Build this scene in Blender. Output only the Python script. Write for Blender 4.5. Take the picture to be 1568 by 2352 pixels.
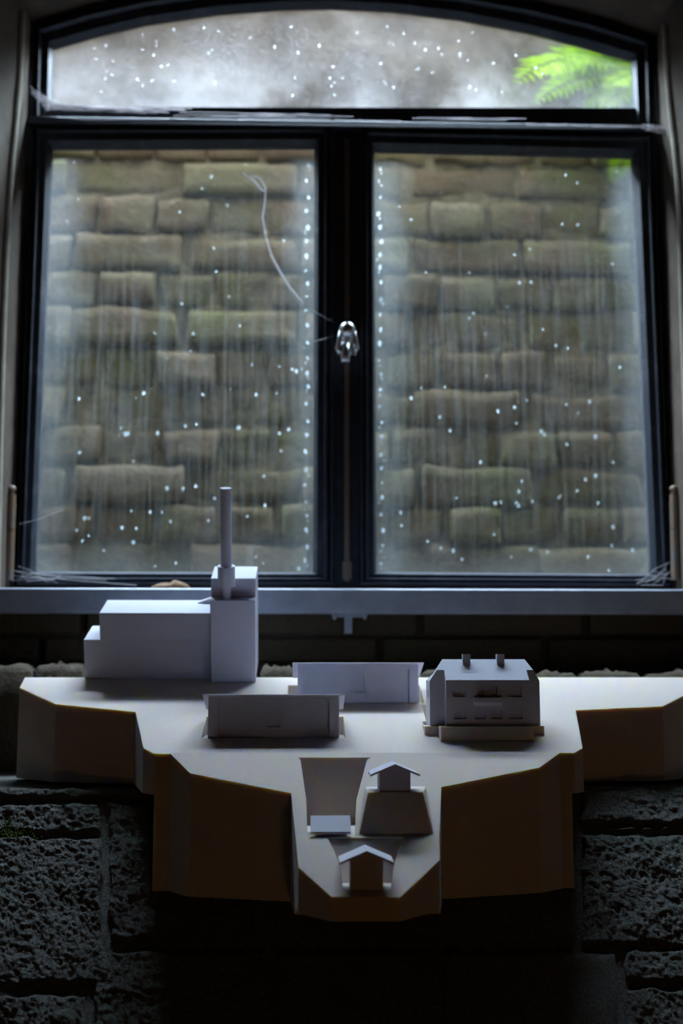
import bpy, bmesh, math, random
from mathutils import Vector, noise, Matrix

# ------------------------------------------------------------------ clear
for o in list(bpy.data.objects):
    bpy.data.objects.remove(o)
SC = bpy.context.scene
COL = SC.collection

# ------------------------------------------------------------------ camera
ZC = 1.45                         # eye height above the cellar floor
FPX = 2613.0                      # 40 mm on a 24x36 frame, 2352 px high
PITCH = math.atan(359.0 / FPX)
YAW = math.radians(2.0)
cam_d = bpy.data.cameras.new('camera')
cam = bpy.data.objects.new('camera', cam_d)
COL.objects.link(cam)
cam.location = (0, 0, ZC)
cam.rotation_euler = (math.pi / 2 + PITCH, 0, -YAW)
cam_d.sensor_fit = 'VERTICAL'
cam_d.sensor_height = 36.0
cam_d.sensor_width = 24.0
cam_d.lens = 40.0
cam_d.clip_start = 0.02
cam_d.dof.use_dof = True
cam_d.dof.focus_distance = 1.25
cam_d.dof.aperture_fstop = 3.4
SC.camera = cam

# ------------------------------------------------------------------ sky, exposure
world = bpy.data.worlds.new('overcast_sky')
SC.world = world
world.use_nodes = True
bg = world.node_tree.nodes['Background']
bg.inputs['Color'].default_value = (0.68, 0.83, 1.0, 1)
bg.inputs['Strength'].default_value = 6.0
SC.view_settings.view_transform = 'Standard'
SC.view_settings.look = 'None'
SC.view_settings.gamma = 1.0
SC.view_settings.use_curve_mapping = False
SC.view_settings.exposure = 4.02
SC.cycles.sample_clamp_indirect = 0.0
# sampling guide only (a light portal gives off no light): the sky enters through the mouth of the light well
portal_d = bpy.data.lights.new('sky_portal', 'AREA')
portal_d.shape = 'RECTANGLE'; portal_d.size = 2.2; portal_d.size_y = 0.75
portal_d.cycles.is_portal = True
portal = bpy.data.objects.new('sky_portal', portal_d)
COL.objects.link(portal)
portal.location = (0, 2.125, 1.47 + ZC)

# added unseen warm fill light, low behind the camera, browning the foam fronts
fill_d = bpy.data.lights.new('warm_fill', 'POINT')
fill_d.color = (1.0, 0.50, 0.14); fill_d.energy = 0.17; fill_d.shadow_soft_size = 0.08
fill = bpy.data.objects.new('warm_fill', fill_d)
COL.objects.link(fill)
fill.location = (0.35, -0.9, 0.55)

# ------------------------------------------------------------------ pixel rays (camera-relative coordinates)
FWH = Vector((math.sin(YAW), math.cos(YAW), 0))
RGT = Vector((math.cos(YAW), -math.sin(YAW), 0))
FW = FWH * math.cos(PITCH) + Vector((0, 0, math.sin(PITCH)))
UP = -FWH * math.sin(PITCH) + Vector((0, 0, math.cos(PITCH)))


def ray(px, py):
    return FW + RGT * ((px - 784) / FPX) - UP * ((py - 1176) / FPX)


def hY(px, py, Y):
    d = ray(px, py)
    return d * (Y / d.y)


def hP(px, py, p0, n):
    d = ray(px, py)
    return d * (n.dot(p0) / n.dot(d))


def hZ(px, py, z):
    d = ray(px, py)
    return d * (z / d.z)


# terrain planes of the foam model: gentle upper slope, steeper lower slope
YCREASE = 1.27
PC = hY(800, 1731, YCREASE)
T1 = math.tan(math.radians(19.0))
T2 = math.tan(math.radians(30.0))
N1 = Vector((0, -T1, 1)).normalized()
N2 = Vector((0, -T2, 1)).normalized()


def z1(y): return PC.z + T1 * (y - PC.y)
def z2(y): return PC.z + T2 * (y - PC.y)
def t1(px, py): return hP(px, py, PC, N1)
def t2(px, py): return hP(px, py, PC, N2)


# ------------------------------------------------------------------ object helpers
def link(o, parent):
    COL.objects.link(o)
    if parent is not None:
        o.parent = parent


def tag(o, label=None, cat=None, group=None, kind=None):
    if label: o['label'] = label
    if cat: o['category'] = cat
    if group: o['group'] = group
    if kind: o['kind'] = kind
    return o


def empty(name, base):
    o = bpy.data.objects.new(name, None)
    o.empty_display_size = 0.02
    COL.objects.link(o)
    b = Vector(base)
    o.location = (b.x, b.y, b.z + ZC)
    return o


def root_of(o):
    while o.parent is not None:
        o = o.parent
    return o


def mk(name, verts, faces, mat, parent=None, base=None, smooth=False, mats=None, midx=None):
    """verts in camera-relative world coordinates; a part shares its thing's origin"""
    me = bpy.data.meshes.new(name)
    if parent is not None:
        L = root_of(parent).location
        org = Vector((L.x, L.y, L.z - ZC))
    else:
        org = Vector(base) if base is not None else Vector((0, 0, 0))
    me.from_pydata([tuple(Vector(v) - org) for v in verts], [], faces)
    bm = bmesh.new(); bm.from_mesh(me)
    bmesh.ops.recalc_face_normals(bm, faces=bm.faces)
    bm.to_mesh(me); bm.free()
    for m in (mats or [mat]):
        me.materials.append(m)
    if midx:
        for p, i in zip(me.polygons, midx): p.material_index = i
    if smooth:
        for p in me.polygons: p.use_smooth = True
    o = bpy.data.objects.new(name, me)
    link(o, parent)
    o.location = (0, 0, 0) if parent is not None else (org.x, org.y, org.z + ZC)
    return o


class MB:
    def __init__(self): self.v, self.f = [], []

    def add(self, v, f):
        n = len(self.v)
        self.v += [Vector(p) for p in v]
        self.f += [[i + n for i in q] for q in f]
        return self

    def box(self, a, b):
        x0, y0, z0 = a; x1, y1, z1_ = b
        v = [(x0, y0, z0), (x1, y0, z0), (x1, y1, z0), (x0, y1, z0), (x0, y0, z1_), (x1, y0, z1_), (x1, y1, z1_), (x0, y1, z1_)]
        return self.add(v, [[0, 3, 2, 1], [4, 5, 6, 7], [0, 1, 5, 4], [1, 2, 6, 5], [2, 3, 7, 6], [3, 0, 4, 7]])

    def hexa(self, b, t):
        """4 bottom + 4 top points"""
        return self.add(list(b) + list(t), [[0, 3, 2, 1], [4, 5, 6, 7], [0, 1, 5, 4], [1, 2, 6, 5], [2, 3, 7, 6], [3, 0, 4, 7]])

    def prism(self, bot, top):
        n = len(bot)
        return self.add(list(bot) + list(top), [list(range(n))[::-1], list(range(n, 2 * n))] +
                        [[i, (i + 1) % n, n + (i + 1) % n, n + i] for i in range(n)])

    def tube(self, pts, rad, seg=8, cap=True):
        pts = [Vector(p) for p in pts]
        n = len(pts)
        rs = rad if isinstance(rad, (list, tuple)) else [rad] * n
        v, f = [], []
        for i, p in enumerate(pts):
            d = (pts[min(i + 1, n - 1)] - pts[max(i - 1, 0)]).normalized()
            ref = Vector((0, 0, 1)) if abs(d.z) < 0.9 else Vector((1, 0, 0))
            a = d.cross(ref).normalized(); b = d.cross(a)
            for k in range(seg):
                t = 2 * math.pi * k / seg
                v.append(p + (a * math.cos(t) + b * math.sin(t)) * rs[i])
        for i in range(n - 1):
            for k in range(seg):
                k2 = (k + 1) % seg
                f.append([i * seg + k, i * seg + k2, (i + 1) * seg + k2, (i + 1) * seg + k])
        if cap:
            f.append(list(range(seg))[::-1]); f.append([(n - 1) * seg + k for k in range(seg)])
        return self.add(v, f)

    def ball(self, c, r, sq=(1, 1, 1), u=12, w=8, t0=0.0, t1_=math.pi):
        c = Vector(c); v, f = [], []
        for j in range(w + 1):
            th = t0 + (t1_ - t0) * j / w
            for i in range(u):
                ph = 2 * math.pi * i / u
                v.append(c + Vector((r * sq[0] * math.sin(th) * math.cos(ph), r * sq[1] * math.sin(th) * math.sin(ph), r * sq[2] * math.cos(th))))
        for j in range(w):
            for i in range(u):
                i2 = (i + 1) % u
                f.append([j * u + i, j * u + i2, (j + 1) * u + i2, (j + 1) * u + i])
        return self.add(v, f)

    def build(self, name, mat, parent=None, base=None, smooth=False):
        return mk(name, self.v, self.f, mat, parent, base, smooth)


def bevel(o, w, seg=2):
    m = o.modifiers.new('bevel', 'BEVEL')
    m.width = w; m.segments = seg; m.limit_method = 'ANGLE'; m.angle_limit = math.radians(35)
    return o


def cut(o, cutters):
    """boolean difference, baked into the mesh"""
    tmp = []
    for v, f in cutters:
        c = mk('cutter', v, f, None if not o.data.materials else o.data.materials[0])
        m = o.modifiers.new('cut', 'BOOLEAN')
        m.operation = 'DIFFERENCE'; m.object = c; m.solver = 'EXACT'
        tmp.append(c)
    bpy.context.view_layer.update()
    dg = bpy.context.evaluated_depsgraph_get()
    me = bpy.data.meshes.new_from_object(o.evaluated_get(dg))
    o.modifiers.clear()
    o.data = me
    for c in tmp:
        bpy.data.objects.remove(c)
    return o


# ------------------------------------------------------------------ material helpers
class NT:
    def __init__(self, name):
        self.m = bpy.data.materials.new(name)
        self.m.use_nodes = True
        self.t = self.m.node_tree
        self.t.nodes.clear()
        self.out = self.t.nodes.new('ShaderNodeOutputMaterial')

    def n(self, typ, ins=None, **props):
        nd = self.t.nodes.new(typ)
        for k, v in props.items(): setattr(nd, k, v)
        for k, v in (ins or {}).items(): self.set(nd.inputs[k], v)
        return nd

    def set(self, sock, v):
        if isinstance(v, bpy.types.NodeSocket): self.t.links.new(v, sock)
        elif isinstance(v, (tuple, list)) and len(v) == 3 and sock.type == 'RGBA': sock.default_value = (*v, 1)
        else: sock.default_value = v

    def math(self, op, a, b=None, clamp=False):
        nd = self.n('ShaderNodeMath', operation=op, use_clamp=clamp)
        self.set(nd.inputs[0], a)
        if b is not None: self.set(nd.inputs[1], b)
        return nd.outputs[0]

    def mix(self, f, a, b):
        nd = self.n('ShaderNodeMix', data_type='RGBA')
        self.set(nd.inputs[0], f); self.set(nd.inputs[6], a); self.set(nd.inputs[7], b)
        return nd.outputs[2]

    def ramp(self, f, *stops):
        nd = self.n('ShaderNodeValToRGB', {'Fac': f})
        e = nd.color_ramp.elements
        while len(e) < len(stops): e.new(0.5)
        for k, (p, c) in zip(e, stops):
            k.position = p; k.color = (*c, 1) if len(c) == 3 else c
        return nd.outputs['Color']

    def coords(self, which='Object', scale=(1, 1, 1), loc=(0, 0, 0)):
        tc = self.n('ShaderNodeTexCoord')
        mp = self.n('ShaderNodeMapping', {'Vector': tc.outputs[which], 'Scale': scale, 'Location': loc})
        return mp.outputs['Vector']

    def noise(self, vec, scale, detail=4, rough=0.55, dist=0.0):
        nd = self.n('ShaderNodeTexNoise', {'Vector': vec, 'Scale': scale, 'Detail': detail, 'Roughness': rough, 'Distortion': dist})
        return nd.outputs['Fac']

    def bump(self, h, strength, dist):
        return self.n('ShaderNodeBump', {'Height': h, 'Strength': strength, 'Distance': dist}).outputs['Normal']

    def principled(self, **ins):
        p = self.n('ShaderNodeBsdfPrincipled')
        for k, v in ins.items():
            self.set(p.inputs[k.replace('_', ' ')], v)
        self.t.links.new(p.outputs[0], self.out.inputs['Surface'])
        return p


def smoothstep(m, x, a, b):
    nd = m.n('ShaderNodeMapRange', {'Value': x, 'From Min': a, 'From Max': b, 'To Min': 0.0, 'To Max': 1.0}, interpolation_type='SMOOTHSTEP')
    return nd.outputs[0]


def mat_foam():
    m = NT('polyurethane_foam')
    v = m.coords('Object')
    g = m.noise(v, 900, 2, 0.7)
    big = m.noise(v, 14, 3)
    c = m.mix(g, (0.63, 0.55, 0.505), (0.77, 0.67, 0.62))
    c = m.mix(m.math('MULTIPLY', big, 0.35), c, (0.72, 0.61, 0.50))
    m.principled(Base_Color=c, Roughness=0.85, Subsurface_Weight=1.0, Subsurface_Radius=(1.0, 0.70, 0.22), Subsurface_Scale=0.007,
                 Normal=m.bump(g, 0.35, 0.0006), Specular_IOR_Level=0.2)
    return m.m


def mat_white():
    m = NT('sintered_white_plastic')
    v = m.coords('Object')
    g = m.noise(v, 1100, 2, 0.7)
    c = m.mix(g, (0.62, 0.62, 0.74), (0.72, 0.72, 0.83))
    m.principled(Base_Color=c, Roughness=0.7, Subsurface_Weight=0.3, Subsurface_Radius=(1.0, 0.7, 0.5), Subsurface_Scale=0.002,
                 Normal=m.bump(g, 0.3, 0.0004), Specular_IOR_Level=0.3)
    return m.m


def mat_paint():
    m = NT('dark_window_paint')
    v = m.coords('Object')
    d = m.noise(v, 60, 5, 0.7)
    dust = m.ramp(m.noise(v, 22, 6, 0.75), (0.52, (0, 0, 0)), (0.75, (1, 1, 1)))
    c = m.mix(m.math('MULTIPLY', dust, 0.35), (0.018, 0.022, 0.032), (0.16, 0.16, 0.18))
    m.principled(Base_Color=c, Roughness=0.5, Specular_IOR_Level=0.35, Normal=m.bump(d, 0.15, 0.001))
    return m.m


def mat_simple(name, col, col2, scale, rough, bump=0.3, dist=0.002, metallic=0.0, detail=6):
    m = NT(name)
    v = m.coords('Object')
    d = m.noise(v, scale, detail, 0.65)
    c = m.mix(m.ramp(d, (0.35, (0, 0, 0)), (0.65, (1, 1, 1))), col, col2)
    m.principled(Base_Color=c, Roughness=rough, Metallic=metallic, Normal=m.bump(d, bump, dist))
    return m.m


def mat_brick(mossy):
    m = NT('old_brick_mossy' if mossy else 'old_brick')
    v = m.coords('Object')
    oi = m.n('ShaderNodeObjectInfo')
    off = m.n('ShaderNodeVectorMath', {0: v, 1: oi.outputs['Location']}, operation='ADD').outputs[0]
    a = m.noise(off, 18, 6, 0.65)
    b = m.noise(off, 7, 4, 0.6)
    fine = m.noise(off, 140, 5, 0.7)
    base = m.ramp(oi.outputs['Random'], (0.0, (0.20, 0.135, 0.078)), (0.35, (0.26, 0.18, 0.105)), (0.7, (0.225, 0.175, 0.09)), (1.0, (0.29, 0.215, 0.155)))
    c = m.mix(m.math('MULTIPLY', a, 0.6), base, (0.13, 0.10, 0.065))
    g = m.ramp(b, (0.42, (0, 0, 0)), (0.68, (1, 1, 1)))
    c = m.mix(m.math('MULTIPLY', g, 0.75 if mossy else 0.25), c, (0.16, 0.165, 0.055))
    c = m.mix(m.ramp(fine, (0.30, (0.6, 0.6, 0.6)), (0.45, (0, 0, 0))), c, (0.025, 0.022, 0.015))
    dk = m.noise(off, 30, 6, 0.75)
    c = m.mix(m.ramp(dk, (0.60, (0, 0, 0)), (0.78, (0.75, 0.75, 0.75))), c, (0.045, 0.045, 0.03))
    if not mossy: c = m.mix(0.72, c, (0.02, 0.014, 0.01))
    h = m.math('ADD', a, m.math('MULTIPLY', fine, 0.5))
    m.principled(Base_Color=c, Roughness=0.92, Normal=m.bump(h, 0.9, 0.012))
    return m.m


def mat_stone():
    m = NT('damp_sill_stone')
    v = m.coords('Object')
    a = m.noise(v, 9, 5, 0.6)
    f = m.noise(v, 420, 6, 0.8)
    f2 = m.noise(v, 120, 6, 0.75)
    c = m.mix(m.ramp(f, (0.35, (0, 0, 0)), (0.65, (1, 1, 1))), (0.09, 0.085, 0.08), (0.46, 0.445, 0.43))
    c = m.mix(m.ramp(a, (0.5, (0, 0, 0)), (0.72, (0.8, 0.8, 0.8))), c, (0.12, 0.18, 0.12))
    h = m.math('ADD', f, f2)
    m.principled(Base_Color=c, Roughness=0.85, Normal=m.bump(h, 1.0, 0.007))
    return m.m


def mat_glass(name, base, edge, streak, spots, bottom, tint=(0.78, 0.90, 0.96), blob=0.0):
    """dirty fogged pane: clear glass where wiped by run-off, scattering film where condensed"""
    m = NT(name)
    g = m.n('ShaderNodeTexCoord').outputs['Generated']
    sep = m.n('ShaderNodeSeparateXYZ', {0: g})
    x, z = sep.outputs[0], sep.outputs[2]
    ob = m.coords('Object')
    wob = m.math('MULTIPLY', m.math('SUBTRACT', m.noise(ob, 9, 4), 0.5), 0.16)
    xw = m.math('ADD', x, wob)
    zw = m.math('ADD', z, wob)
    e = m.math('MAXIMUM', smoothstep(m, xw, 0.17, 0.0), smoothstep(m, xw, 0.86, 1.0))
    e = m.math('MULTIPLY', e, edge)
    bt = m.math('MULTIPLY', smoothstep(m, zw, 0.12, -0.02), bottom)
    sv = m.coords('Object', (130, 1, 6.0))
    st = m.ramp(m.noise(sv, 1.0, 5, 0.6, 0.3), (0.42, (0, 0, 0)), (0.70, (1, 1, 1)))
    band = m.math('MULTIPLY', smoothstep(m, zw, 0.0, 0.15), smoothstep(m, zw, 0.95, 0.45))
    st = m.math('MULTIPLY', m.math('MULTIPLY', st, band), streak)
    cl = m.ramp(m.noise(ob, 11, 6, 0.7), (0.40, (0, 0, 0)), (0.70, (1, 1, 1)))
    gr = m.ramp(m.noise(ob, 240, 4, 0.7), (0.40, (0.12, 0.12, 0.12)), (0.62, (1, 1, 1)))
    e = m.math('MULTIPLY', e, m.math('ADD', m.math('MULTIPLY', gr, 0.6), 0.4))
    bt = m.math('MULTIPLY', bt, m.math('ADD', m.math('MULTIPLY', gr, 0.6), 0.4))
    fog = m.math('MULTIPLY', m.math('MULTIPLY', m.math('ADD', m.math('MULTIPLY', cl, 0.8), 0.35), gr), base)
    if blob:
        bl = m.math('MULTIPLY', smoothstep(m, zw, 0.75, 0.0), m.ramp(m.noise(ob, 5.5, 5, 0.6), (0.38, (0.1, 0.1, 0.1)), (0.62, (1, 1, 1))))
        fog = m.math('ADD', fog, m.math('MULTIPLY', bl, blob))
    vo = m.n('ShaderNodeTexVoronoi', {'Vector': ob, 'Scale': 150.0, 'Randomness': 1.0})
    sp = m.math('MULTIPLY', smoothstep(m, vo.outputs['Distance'], 0.16, 0.07), m.math('GREATER_THAN', m.n('ShaderNodeSeparateColor', {0: vo.outputs['Color']}).outputs[0], 0.72))
    sp = m.math('MULTIPLY', sp, spots)
    f = m.math('ADD', m.math('ADD', e, bt), m.math('ADD', st, m.math('ADD', fog, sp)))
    f = m.math('MINIMUM', f, 0.92)
    clear = m.n('ShaderNodeBsdfTransparent', {'Color': (0.93, 0.96, 0.96)})
    gl = m.n('ShaderNodeBsdfGlossy', {'Color': (1, 1, 1), 'Roughness': 0.05})
    cg = m.n('ShaderNodeMixShader', {0: 0.04, 1: clear.outputs[0], 2: gl.outputs[0]})
    tr = m.n('ShaderNodeBsdfTranslucent', {'Color': tint})
    mx = m.n('ShaderNodeMixShader', {0: f, 1: cg.outputs[0], 2: tr.outputs[0]})
    m.t.links.new(mx.outputs[0], m.out.inputs['Surface'])
    return m.m


def mat_clear():
    m = NT('clear_pane_glass')
    clear = m.n('ShaderNodeBsdfTransparent', {'Color': (0.96, 0.98, 0.98)})
    gl = m.n('ShaderNodeBsdfGlossy', {'Color': (1, 1, 1), 'Roughness': 0.02})
    cg = m.n('ShaderNodeMixShader', {0: 0.04, 1: clear.outputs[0], 2: gl.outputs[0]})
    m.t.links.new(cg.outputs[0], m.out.inputs['Surface'])
    return m.m


def mat_water():
    m = NT('water_drop')
    p = m.principled(Base_Color=(1, 1, 1), Roughness=0.0, IOR=1.33, Transmission_Weight=1.0)
    t = m.n('ShaderNodeBsdfTranslucent', {'Color': (0.80, 0.95, 1.0)})
    mx = m.n('ShaderNodeMixShader', {0: 0.25, 1: p.outputs[0], 2: t.outputs[0]})
    m.t.links.new(mx.outputs[0], m.out.inputs['Surface'])
    return m.m


def mat_leaf():
    m = NT('fern_green')
    v = m.coords('Object')
    c = m.mix(m.noise(v, 30, 3), (0.13, 0.25, 0.010), (0.28, 0.39, 0.022))
    d = m.n('ShaderNodeBsdfDiffuse', {'Color': c})
    t = m.n('ShaderNodeBsdfTranslucent', {'Color': c})
    mx = m.n('ShaderNodeMixShader', {0: 0.55, 1: d.outputs[0], 2: t.outputs[0]})
    m.t.links.new(mx.outputs[0], m.out.inputs['Surface'])
    return m.m


def mat_web():
    m = NT('spider_silk')
    d = m.n('ShaderNodeBsdfDiffuse', {'Color': (0.62, 0.59, 0.60)})
    t = m.n('ShaderNodeBsdfTranslucent', {'Color': (0.68, 0.65, 0.66)})
    mx = m.n('ShaderNodeMixShader', {0: 0.6, 1: d.outputs[0], 2: t.outputs[0]})
    m.t.links.new(mx.outputs[0], m.out.inputs['Surface'])
    return m.m


FOAM = mat_foam(); WHITE = mat_white(); PAINT = mat_paint()
BRICK = mat_brick(True); BRICK_IN = mat_brick(False); STONE = mat_stone()
MORTAR = mat_simple('dark_lime_mortar', (0.10, 0.085, 0.052), (0.27, 0.225, 0.14), 26, 0.95, 0.8, 0.01)
CONCRETE = mat_simple('stained_render', (0.085, 0.070, 0.058), (0.17, 0.15, 0.135), 9, 0.95, 0.7, 0.01)
PLASTER = mat_simple('aged_plaster', (0.22, 0.19, 0.145), (0.34, 0.30, 0.245), 16, 0.9, 0.4, 0.004)
REVEAL = mat_simple('brown_reveal', (0.045, 0.029, 0.018), (0.085, 0.06, 0.04), 14, 0.9, 0.5, 0.006)
ROOM = mat_simple('cellar_wall', (0.035, 0.03, 0.025), (0.07, 0.06, 0.05), 6, 0.95, 0.5, 0.01)
LEDGE = mat_simple('grey_ledge_metal', (0.28, 0.31, 0.39), (0.35, 0.39, 0.48), 30, 0.42, 0.1, 0.001)
PUTTY = mat_simple('old_putty', (0.045, 0.045, 0.055), (0.08, 0.08, 0.095), 60, 0.8, 0.3, 0.001)
STEEL = mat_simple('worn_steel', (0.50, 0.50, 0.52), (0.68, 0.68, 0.70), 50, 0.28, 0.2, 0.001, 0.9)
RUST = mat_simple('rusty_hinge', (0.15, 0.145, 0.14), (0.22, 0.12, 0.06), 30, 0.55, 0.4, 0.002, 0.4)
DRYLEAF = mat_simple('dry_leaf', (0.10, 0.036, 0.008), (0.22, 0.12, 0.06), 130, 0.8, 0.5, 0.001)
GLASS_C = mat_glass('fogged_casement_glass', 0.026, 0.115, 0.045, 0.10, 0.13)
GLASS_T = mat_glass('fogged_transom_glass', 0.062, 0.035, 0.0, 0.14, 0.05, (0.97, 0.95, 0.97), 0.080)
CLEAR = mat_clear(); WATER = mat_water(); LEAF = mat_leaf(); WEB = mat_web()
MOSS = mat_simple('moss', (0.05, 0.10, 0.015), (0.14, 0.20, 0.03), 120, 1.0, 0.8, 0.004)

# ================================================================== THE SETTING
YF = 1.735          # inner face of the window frame
YG = 1.756          # glass
YO = 1.80           # outer face of the cellar wall
YW = 2.20           # light-well wall
WTOP = 1.45         # top of the light-well wall (cam-relative)
FLOOR = -ZC
CEIL = 1.62

OUT_ARCH = [(76, 50), (200, 14), (330, -16), (500, -40), (640, -50), (760, -52), (900, -46), (1060, -26), (1220, 2), (1368, 37), (1503, 82)]
IN_ARCH = [(115, 97), (215, 68), (330, 41), (500, 16), (640, 6), (760, 3), (900, 10), (1060, 29), (1220, 60), (1350, 94), (1457, 125)]
outer_arch = [hY(x, y, YF) for x, y in OUT_ARCH]
inner_arch = [hY(x, y, YF) for x, y in IN_ARCH]
BL = hY(30, 1400, YF); BR = hY(1546, 1404, YF)
ZS = hY(784, 1400, YF).z       # bottom of the window opening

# the window wall: masses left, right, above and below the arched opening
w = MB()
YI = 1.05
XLt, XLb = outer_arch[0].x, BL.x
XRt, XRb = outer_arch[-1].x, BR.x


YA = 1.665         # arris of the reveal, where the wall starts to splay towards the room
ARR_L = [(48, 28), (45, 90), (42, 170), (36, 240), (30, 310), (24, 370), (18, 450), (9, 600), (3, 760), (-4, 1000), (-10, 1300), (-12, 1420)]
ARR_R = [(1530, 62), (1532, 120), (1537, 200), (1544, 270), (1551, 330), (1559, 410), (1565, 520), (1572, 760), (1580, 1000), (1588, 1300), (1590, 1420)]


def side_mass(x_out, path, xt, xb, zt, spl):
    lv = [hY(x, y, YA) for x, y in path]
    lv[0] = Vector((lv[0].x, YA, zt))
    lv.append(Vector((lv[-1].x, YA, -0.60)))
    zb_ = BL.z
    rings = []
    for p in lv:
        t = max(0.0, min(1.0, (zt - p.z) / (zt - zb_)))
        xf = xt + (xb - xt) * t
        rings.append([(x_out, YI, p.z), (p.x + spl, YI, p.z), (p.x, YA, p.z), (xf, YF, p.z), (xf, YO, p.z), (x_out, YO, p.z)])
    v = [q for r in rings for q in r]
    f = [[0, 1, 2, 3, 4, 5], [(len(rings) - 1) * 6 + i for i in range(6)][::-1]]
    for k in range(len(rings) - 1):
        for i in range(6):
            j = (i + 1) % 6
            f.append([k * 6 + i, k * 6 + j, (k + 1) * 6 + j, (k + 1) * 6 + i])
    w.add(v, f)


side_mass(-2.1, ARR_L, XLt - 0.003, XLb - 0.003, outer_arch[0].z, -0.09)
side_mass(2.1, ARR_R, XRt + 0.003, XRb + 0.003, outer_arch[-1].z, 0.09)
# above the arch
low = [Vector((-2.1, 0, outer_arch[0].z))] + outer_arch + [Vector((2.1, 0, outer_arch[-1].z))]
poly = [(p.x, p.z + (0.002 if 0 < i < len(low) - 1 else 0)) for i, p in enumerate(low)]
for a, b in zip(poly[:-1], poly[1:]):
    w.hexa([(a[0], YI, a[1]), (b[0], YI, b[1]), (b[0], YO, b[1]), (a[0], YO, a[1])],
           [(a[0], YI, CEIL), (b[0], YI, CEIL), (b[0], YO, CEIL), (a[0], YO, CEIL)])
# below the opening, and down to the floor
w.box((-2.1, 1.70, -0.60), (2.1, YO, ZS))
w.box((-2.1, YI, FLOOR), (2.1, YO, -0.60))
wall_back = w.build('wall_back', REVEAL)
tag(wall_back, 'dark brown cellar wall around the arched window opening', 'wall', kind='structure')


def struct_box(name, a, b, mat, label, cat):
    o = MB().box(a, b).build(name, mat)
    return tag(o, label, cat, kind='structure')


struct_box('floor', (-2.1, -1.6, FLOOR - 0.1), (2.1, YO, FLOOR), ROOM, 'dark cellar floor far below the window', 'floor')
struct_box('ceiling', (-2.1, -1.6, CEIL), (2.1, YO, CEIL + 0.1), ROOM, 'dark cellar ceiling above the window arch', 'ceiling')
struct_box('wall_left', (-2.2, -1.6, FLOOR - 0.1), (-2.1, YO, CEIL + 0.1), ROOM, 'dark cellar wall left of the window', 'wall')
struct_box('wall_right', (2.1, -1.6, FLOOR - 0.1), (2.2, YO, CEIL + 0.1), ROOM, 'dark cellar wall right of the window', 'wall')
struct_box('wall_front', (-2.2, -1.7, FLOOR - 0.1), (2.2, -1.6, CEIL + 0.1), ROOM, 'dark cellar wall opposite the window', 'wall')


struct_box('wall_facade', (-4.0, YO - 0.3, CEIL + 0.1), (4.0, YO, CEIL + 4.0), ROOM, 'outer house wall rising above the light well', 'wall')


# pale plaster bead down each side of the reveal and over the arch
def bead(name, path, Y, wd, label):
    m = MB()
    pts = [hY(x, y, Y) for x, y in path]
    m.tube(pts, [wd] * len(pts), 8)
    o = m.build(name, PLASTER, None, pts[-1], True)
    return tag(o, label, 'trim', kind='structure')


bead('trim_2', ARR_L, YA, 0.0075, 'pale plaster bead down the left window reveal')
bead('trim_3', ARR_R, YA, 0.0075, 'pale plaster bead down the right window reveal')

# ------------------------------------------------------------------ light well with its brick wall
lw = MB()
lw.box((-1.0, YW + 0.006, -0.2), (1.0, YW + 0.25, 1.13))
well = lw.build('light_well_wall', MORTAR)
tag(well, 'mossy old brick wall of the light well seen through the panes', 'wall', kind='structure')
rnd = random.Random(7)


def rough_brick(w_, h_, d_, seed):
    """a worn brick: subdivided box with knocked-off edges; front faces -y"""
    r = random.Random(seed)
    US = [0, 0.025, 0.16, 0.38, 0.62, 0.84, 0.975, 1]; TS = [0, 0.06, 0.3, 0.7, 0.94, 1]
    nx, nz = len(US) - 1, len(TS) - 1
    v, f = [], []
    off = Vector((seed * 3.7, seed * 1.3, 0))
    for j in range(nz + 1):
        for i in range(nx + 1):
            u, t = US[i], TS[j]
            x = (u - 0.5) * w_; z = (t - 0.5) * h_
            e = min(i, nx - i); g = min(j, nz - j)
            inset = 0.005 if (e < 0.5 or g < 0.5) else 0.0
            if e < 0.5 and g < 0.5: inset = 0.010
            nn = noise.noise(Vector((x * 22, z * 22, 0)) + off) * 1.6
            x += (0.010 * noise.noise(Vector((x * 15, z * 15, 5)) + off)) + (-0.006 * (1 if u > 0.5 else -1) if (e < 0.5 and g < 0.5) else 0)
            z += 0.009 * noise.noise(Vector((x * 15, z * 15, 9)) + off)
            v.append((x, inset + 0.005 * nn, z))
    for j in range(nz):
        for i in range(nx):
            a = j * (nx + 1) + i
            f.append([a, a + 1, a + nx + 2, a + nx + 1])
    # back ring
    ring = [i for i in range(nx + 1)] + [j * (nx + 1) + nx for j in range(1, nz + 1)] + \
           [nz * (nx + 1) + i for i in range(nx - 1, -1, -1)] + [j * (nx + 1) for j in range(nz - 1, 0, -1)]
    n0 = len(v)
    for k in ring: v.append((v[k][0], d_, v[k][2]))
    m = len(ring)
    for k in range(m):
        f.append([ring[k], n0 + k, n0 + (k + 1) % m, ring[(k + 1) % m]])
    me = bpy.data.meshes.new('brick')
    me.from_pydata(v, [], f)
    me.materials.append(BRICK)
    for p in me.polygons: p.use_smooth = True
    return me


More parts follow.
